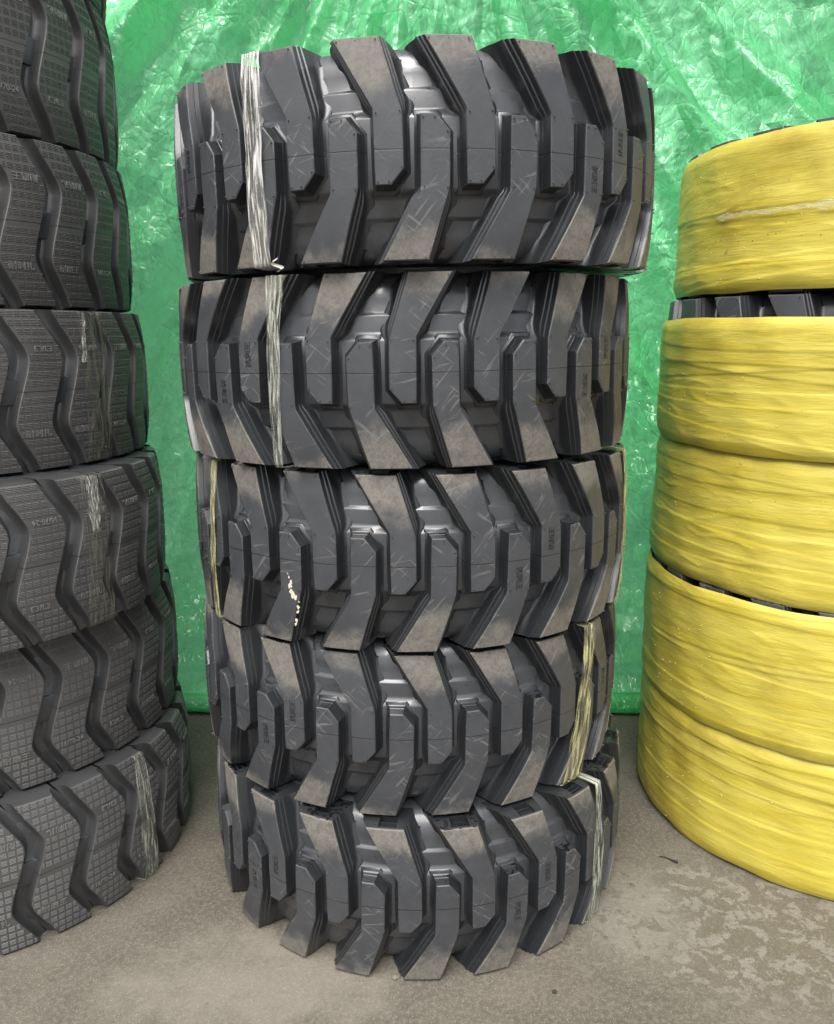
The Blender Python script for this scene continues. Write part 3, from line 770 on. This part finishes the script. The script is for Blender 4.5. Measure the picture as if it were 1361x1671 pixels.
film_left(0, 240, 1330, 0.055, M['tape_clear'], 'pleated pale film', lean=0.02, taper=(0.6, 1.2))

# ------------------------------------------------------------------ right stack: tyres wound in yellow woven wrap
RY = 0.5435
def make_wrap(seed, zlo, zhi, edge_amp=0.006, bulge=0.004):
    NU, NV = 280, 120
    V, Fc, UV = [], [], []
    # the strip is wound on several times: each turn ends in a slightly raised, slanting edge
    turns = [(random.Random(seed * 7 + k).uniform(0.12, 0.95), random.Random(seed * 7 + k + 50).uniform(-0.16, 0.16), random.Random(seed + k).uniform(0, 6.28)) for k in range(7)]
    for j in range(NV + 1):
        s = j / NV
        for i in range(NU + 1):
            a = 2 * math.pi * i / NU; ca, sa = math.cos(a), math.sin(a)
            z = lerp(zlo, zhi, s)
            if s > 0.9: z += edge_amp * (s - 0.9) * 10 * noise.noise((ca * 3, sa * 3, seed))
            if s < 0.1: z += edge_amp * (0.1 - s) * 10 * noise.noise((ca * 3, sa * 3, seed + 9))
            r = RY + 0.002 + bulge * math.sin(s * math.pi)
            for (c, sl, ph) in turns:
                e = s - (c + sl * math.sin(a + ph))
                r += 0.0017 / (1 + math.exp(-max(-1.0, min(1.0, e)) * 500)) * (1 if c > 0.5 else -1)
                r += 0.0012 * math.exp(-(e * 26) ** 2) * max(0.0, noise.noise((ca * 4, sa * 4, seed + c * 10)) + 0.2)
            # long drawn wrinkles along the winding, a few of them pulled up into sharp pleats
            r += 0.0012 * noise.noise((ca * 2.6 + 2, sa * 2.6, z * 24 + seed * 3.3))
            w1 = noise.noise((ca * 2.3 + seed, sa * 2.3, z * 17 + 2.0 * ca))
            r += 0.0016 * max(0.0, 1 - abs(w1) * 16) * max(0.0, min(1.0, 2.5 * noise.noise((ca * 3 + 5, sa * 3, z * 6 + seed)) + 0.2))
            w2 = noise.noise((ca * 5.0, sa * 5.0 + seed, z * 34 + 5.0 * sa))
            r += 0.0009 * max(0.0, 1 - abs(w2) * 9) * max(0.0, min(1.0, 2.5 * noise.noise((ca * 4, sa * 4 + 3, z * 9 + seed)) + 0.1))
            r += 0.0006 * noise.noise((ca * 7, sa * 7, z * 70 + seed))
            # lugs press through, ends pull in over the shoulders
            r += 0.0010 * math.sin(a * 24 + z * 22)
            r = max(r, RC + 0.0018)
            r -= 0.010 * max(0.0, (s - 0.9) * 10) ** 2 + 0.010 * max(0.0, (0.1 - s) * 10) ** 2
            V.append((r * math.sin(a), -r * math.cos(a), z)); UV.append((a * RY, z))
    m = NU + 1
    for j in range(NV):
        for i in range(NU): Fc.append((j * m + i, j * m + i + 1, (j + 1) * m + i + 1, (j + 1) * m + i))
    me = bpy.data.meshes.new('wrap'); me.from_pydata(V, [], Fc); me.update()
    lay = me.uv_layers.new(name='UVMap')
    for l in me.loops: lay.data[l.index].uv = UV[l.vertex_index]
    me.polygons.foreach_set('use_smooth', [True] * len(me.polygons)); me.materials.append(M['yellow'])
    return me
RIGHT = [  # cx, cy, z, wrap lo, wrap hi, tilt, spin, label
    (1.243, 2.312, 0.001, 0.004, 0.372, (0, 0), 4, 'yellow wrapped tyre standing on the concrete at the foot of the yellow stack'),
    (1.232, 2.300, 0.378, -0.004, 0.362, (0, 0), 9, 'yellow wrapped tyre second from the floor, sagging over the bottom one'),
    (1.240, 2.315, 0.745, -0.003, 0.352, (0, 0.6), 1, 'yellow wrapped tyre in the middle of the yellow stack'),
    (1.236, 2.305, 1.105, -0.006, 0.320, (0, 0.3), 6, 'yellow wrapped tyre second from the top, black lugs showing above its wrap'),
    (1.262, 2.312, 1.478, 0.010, 0.362, (0, 0), 12, 'yellow wrapped tyre on top of the yellow stack, with a torn strip of clear film')]
right_t = []
for i, (cx, cy, z, lo, hi, tilt, spin, lab) in enumerate(RIGHT):
    t = place('wrapped_tyre', (cx, cy, z), spin, tilt); tag(t, lab, 'wrapped tyre')
    obj('carcass', CARCASS, None, t, (0, 0, HT / 2))
    for k in range(NLUG):
        for fv, off in ((1, 0.0), (-1, 0.5)):
            l = obj('tread_lug', LUGS_W[fv], None, t, (0, 0, HT / 2)); l.rotation_euler = (0, 0, 2 * math.pi * (k + off) / NLUG)
    obj('wrap', make_wrap(3 + i * 5, lo, hi), None, t)
    right_t.append(t)

# drops of rain on the wraps, mostly on the side turned to the gap
def drops(idx, n, seed):
    rnd = random.Random(seed); V, Fc = [], []
    cx, cy, z, lo, hi, tilt, spin, lab = RIGHT[idx]
    for _ in range(n):
        a = R_(-58 - spin + rnd.gauss(-18, 26)); zz = rnd.uniform(lo + 0.02, hi - 0.02); s = rnd.uniform(0.0008, 0.0019)
        r = RY + 0.0062 + 0.003 * math.sin((zz - lo) / (hi - lo) * math.pi) - 0.003
        b = len(V)
        for h, rr in ((-0.001, 1.0), (0.0008, 0.85)):
            for q in range(6):
                an = q * math.pi / 3
                V.append(((r + h) * math.sin(a + rr * s * math.cos(an) / r), -(r + h) * math.cos(a + rr * s * math.cos(an) / r), zz + rr * s * math.sin(an)))
        V.append(((r + s * 0.9) * math.sin(a), -(r + s * 0.9) * math.cos(a), zz))
        for q in range(6):
            Fc += [(b + q, b + (q + 1) % 6, b + 6 + (q + 1) % 6, b + 6 + q), (b + 6 + q, b + 6 + (q + 1) % 6, b + 12)]
    return mesh('water_drops', V, Fc)
t_w = NT('water_drop'); M['drop'] = t_w.fin((0.55, 0.43, 0.09), 0.06, Specular_IOR_Level=0.8)
for i in range(5): tag(obj('water_drops', drops(i, 70, 60 + i), M['drop'], right_t[i]), kind='stuff')

# torn clear film round the top wrapped tyre
def ring_film(R, z, w, a0, a1, seed, mat):
    NU, NV = 120, 6; V, Fc, UV = [], [], []
    for i in range(NU + 1):
        s = i / NU; a = R_(lerp(a0, a1, s))
        ww = w * (0.35 + 1.1 * abs(noise.noise((s * 9, seed, 0)))) ; zc = z + 0.010 * noise.noise((s * 5, seed, 3))
        for j in range(NV + 1):
            q = j / NV - 0.5
            r = R + 0.005 + 0.003 * noise.noise((s * 40, q * 6, seed)); V.append((r * math.sin(a), -r * math.cos(a), zc + q * ww)); UV.append((q + 0.5, s * 14))
    m = NV + 1
    for i in range(NU):
        for j in range(NV): Fc.append((i * m + j, (i + 1) * m + j, (i + 1) * m + j + 1, i * m + j + 1))
    me = bpy.data.meshes.new('film_strip'); me.from_pydata(V, [], Fc); me.update()
    lay = me.uv_layers.new(name='UVMap')
    for l in me.loops: lay.data[l.index].uv = UV[l.vertex_index]
    me.polygons.foreach_set('use_smooth', [True] * len(me.polygons)); me.materials.append(mat); return me
obj('film_strip', ring_film(RY + 0.004, 0.188, 0.022, -84, -24, 5, M['tape_clear']), None, right_t[4])

# ------------------------------------------------------------------ small things
def blob(name, loc, s, seed, mat, label, cat, flat=0.5):
    bm = bmesh.new(); bmesh.ops.create_icosphere(bm, subdivisions=2, radius=1.0)
    for v in bm.verts:
        k = 1 + 0.35 * noise.noise((v.co.x * 1.5 + seed, v.co.y * 1.5, v.co.z * 1.5)); v.co = Vector((v.co.x * s[0] * k, v.co.y * s[1] * k, v.co.z * s[2] * k))
    me = bpy.data.meshes.new(name); bm.to_mesh(me); bm.free()
    o = obj(name, me, mat); o.location = (loc[0], loc[1], s[2] * 0.7); return tag(o, label, cat)
def gpix(u, v):
    c, s = math.cos(R_(PITCH)), math.sin(R_(PITCH))
    dx, dy = (u - 680.5) / F_PX, -(v - 835.5) / F_PX
    k = HC / (s - dy * c); return (dx * k, (c + dy * s) * k)
blob('pebble', gpix(645, 1596), (0.010, 0.007, 0.005), 1, M['stone'], 'pale pebble at the foot of the middle stack', 'pebble')
blob('pebble', gpix(905, 1620), (0.005, 0.005, 0.004), 5, M['twig'], 'small dark pebble on bare concrete before the middle stack', 'pebble')
def twig():
    x0, y0 = gpix(1076, 1399); x1, y1 = gpix(1105, 1408)
    V, Fc = [], []; n, k = 12, 6
    for i in range(n + 1):
        s = i / n; x, y = lerp(x0, x1, s), lerp(y0, y1, s) + 0.004 * math.sin(s * 5); r = 0.0016 + 0.0028 * s * s
        for q in range(k):
            a = 2 * math.pi * q / k; V.append((x, y + r * math.cos(a), r + 0.001 + 0.9 * r * math.sin(a)))
    for i in range(n):
        for q in range(k): Fc.append((i * k + q, (i + 1) * k + q, (i + 1) * k + (q + 1) % k, i * k + (q + 1) % k))
    Fc += [tuple(range(k)), tuple(n * k + q for q in range(k))]
    tag(obj('twig', mesh('twig', V, Fc), M['twig']), 'dark twig lying on damp concrete by the yellow stack', 'twig')
twig()
def scrap():
    x, y = gpix(272, 1367); V, Fc = [], []; rnd = random.Random(3)
    for i in range(9):
        for j in range(5):
            V.append((x + (i - 4) * 0.006 + rnd.uniform(-.002, .002), y + (j - 2) * 0.006 + rnd.uniform(-.002, .002), 0.004 + rnd.uniform(0, 0.007)))
    for i in range(8):
        for j in range(4): Fc.append((i * 5 + j, (i + 1) * 5 + j, (i + 1) * 5 + j + 1, i * 5 + j + 1))
    tag(obj('plastic_scrap', mesh('plastic_scrap', V, Fc, smooth=False), M['pale']), 'scrap of pale torn plastic on the concrete beside the block tread stack', 'scrap')
scrap()
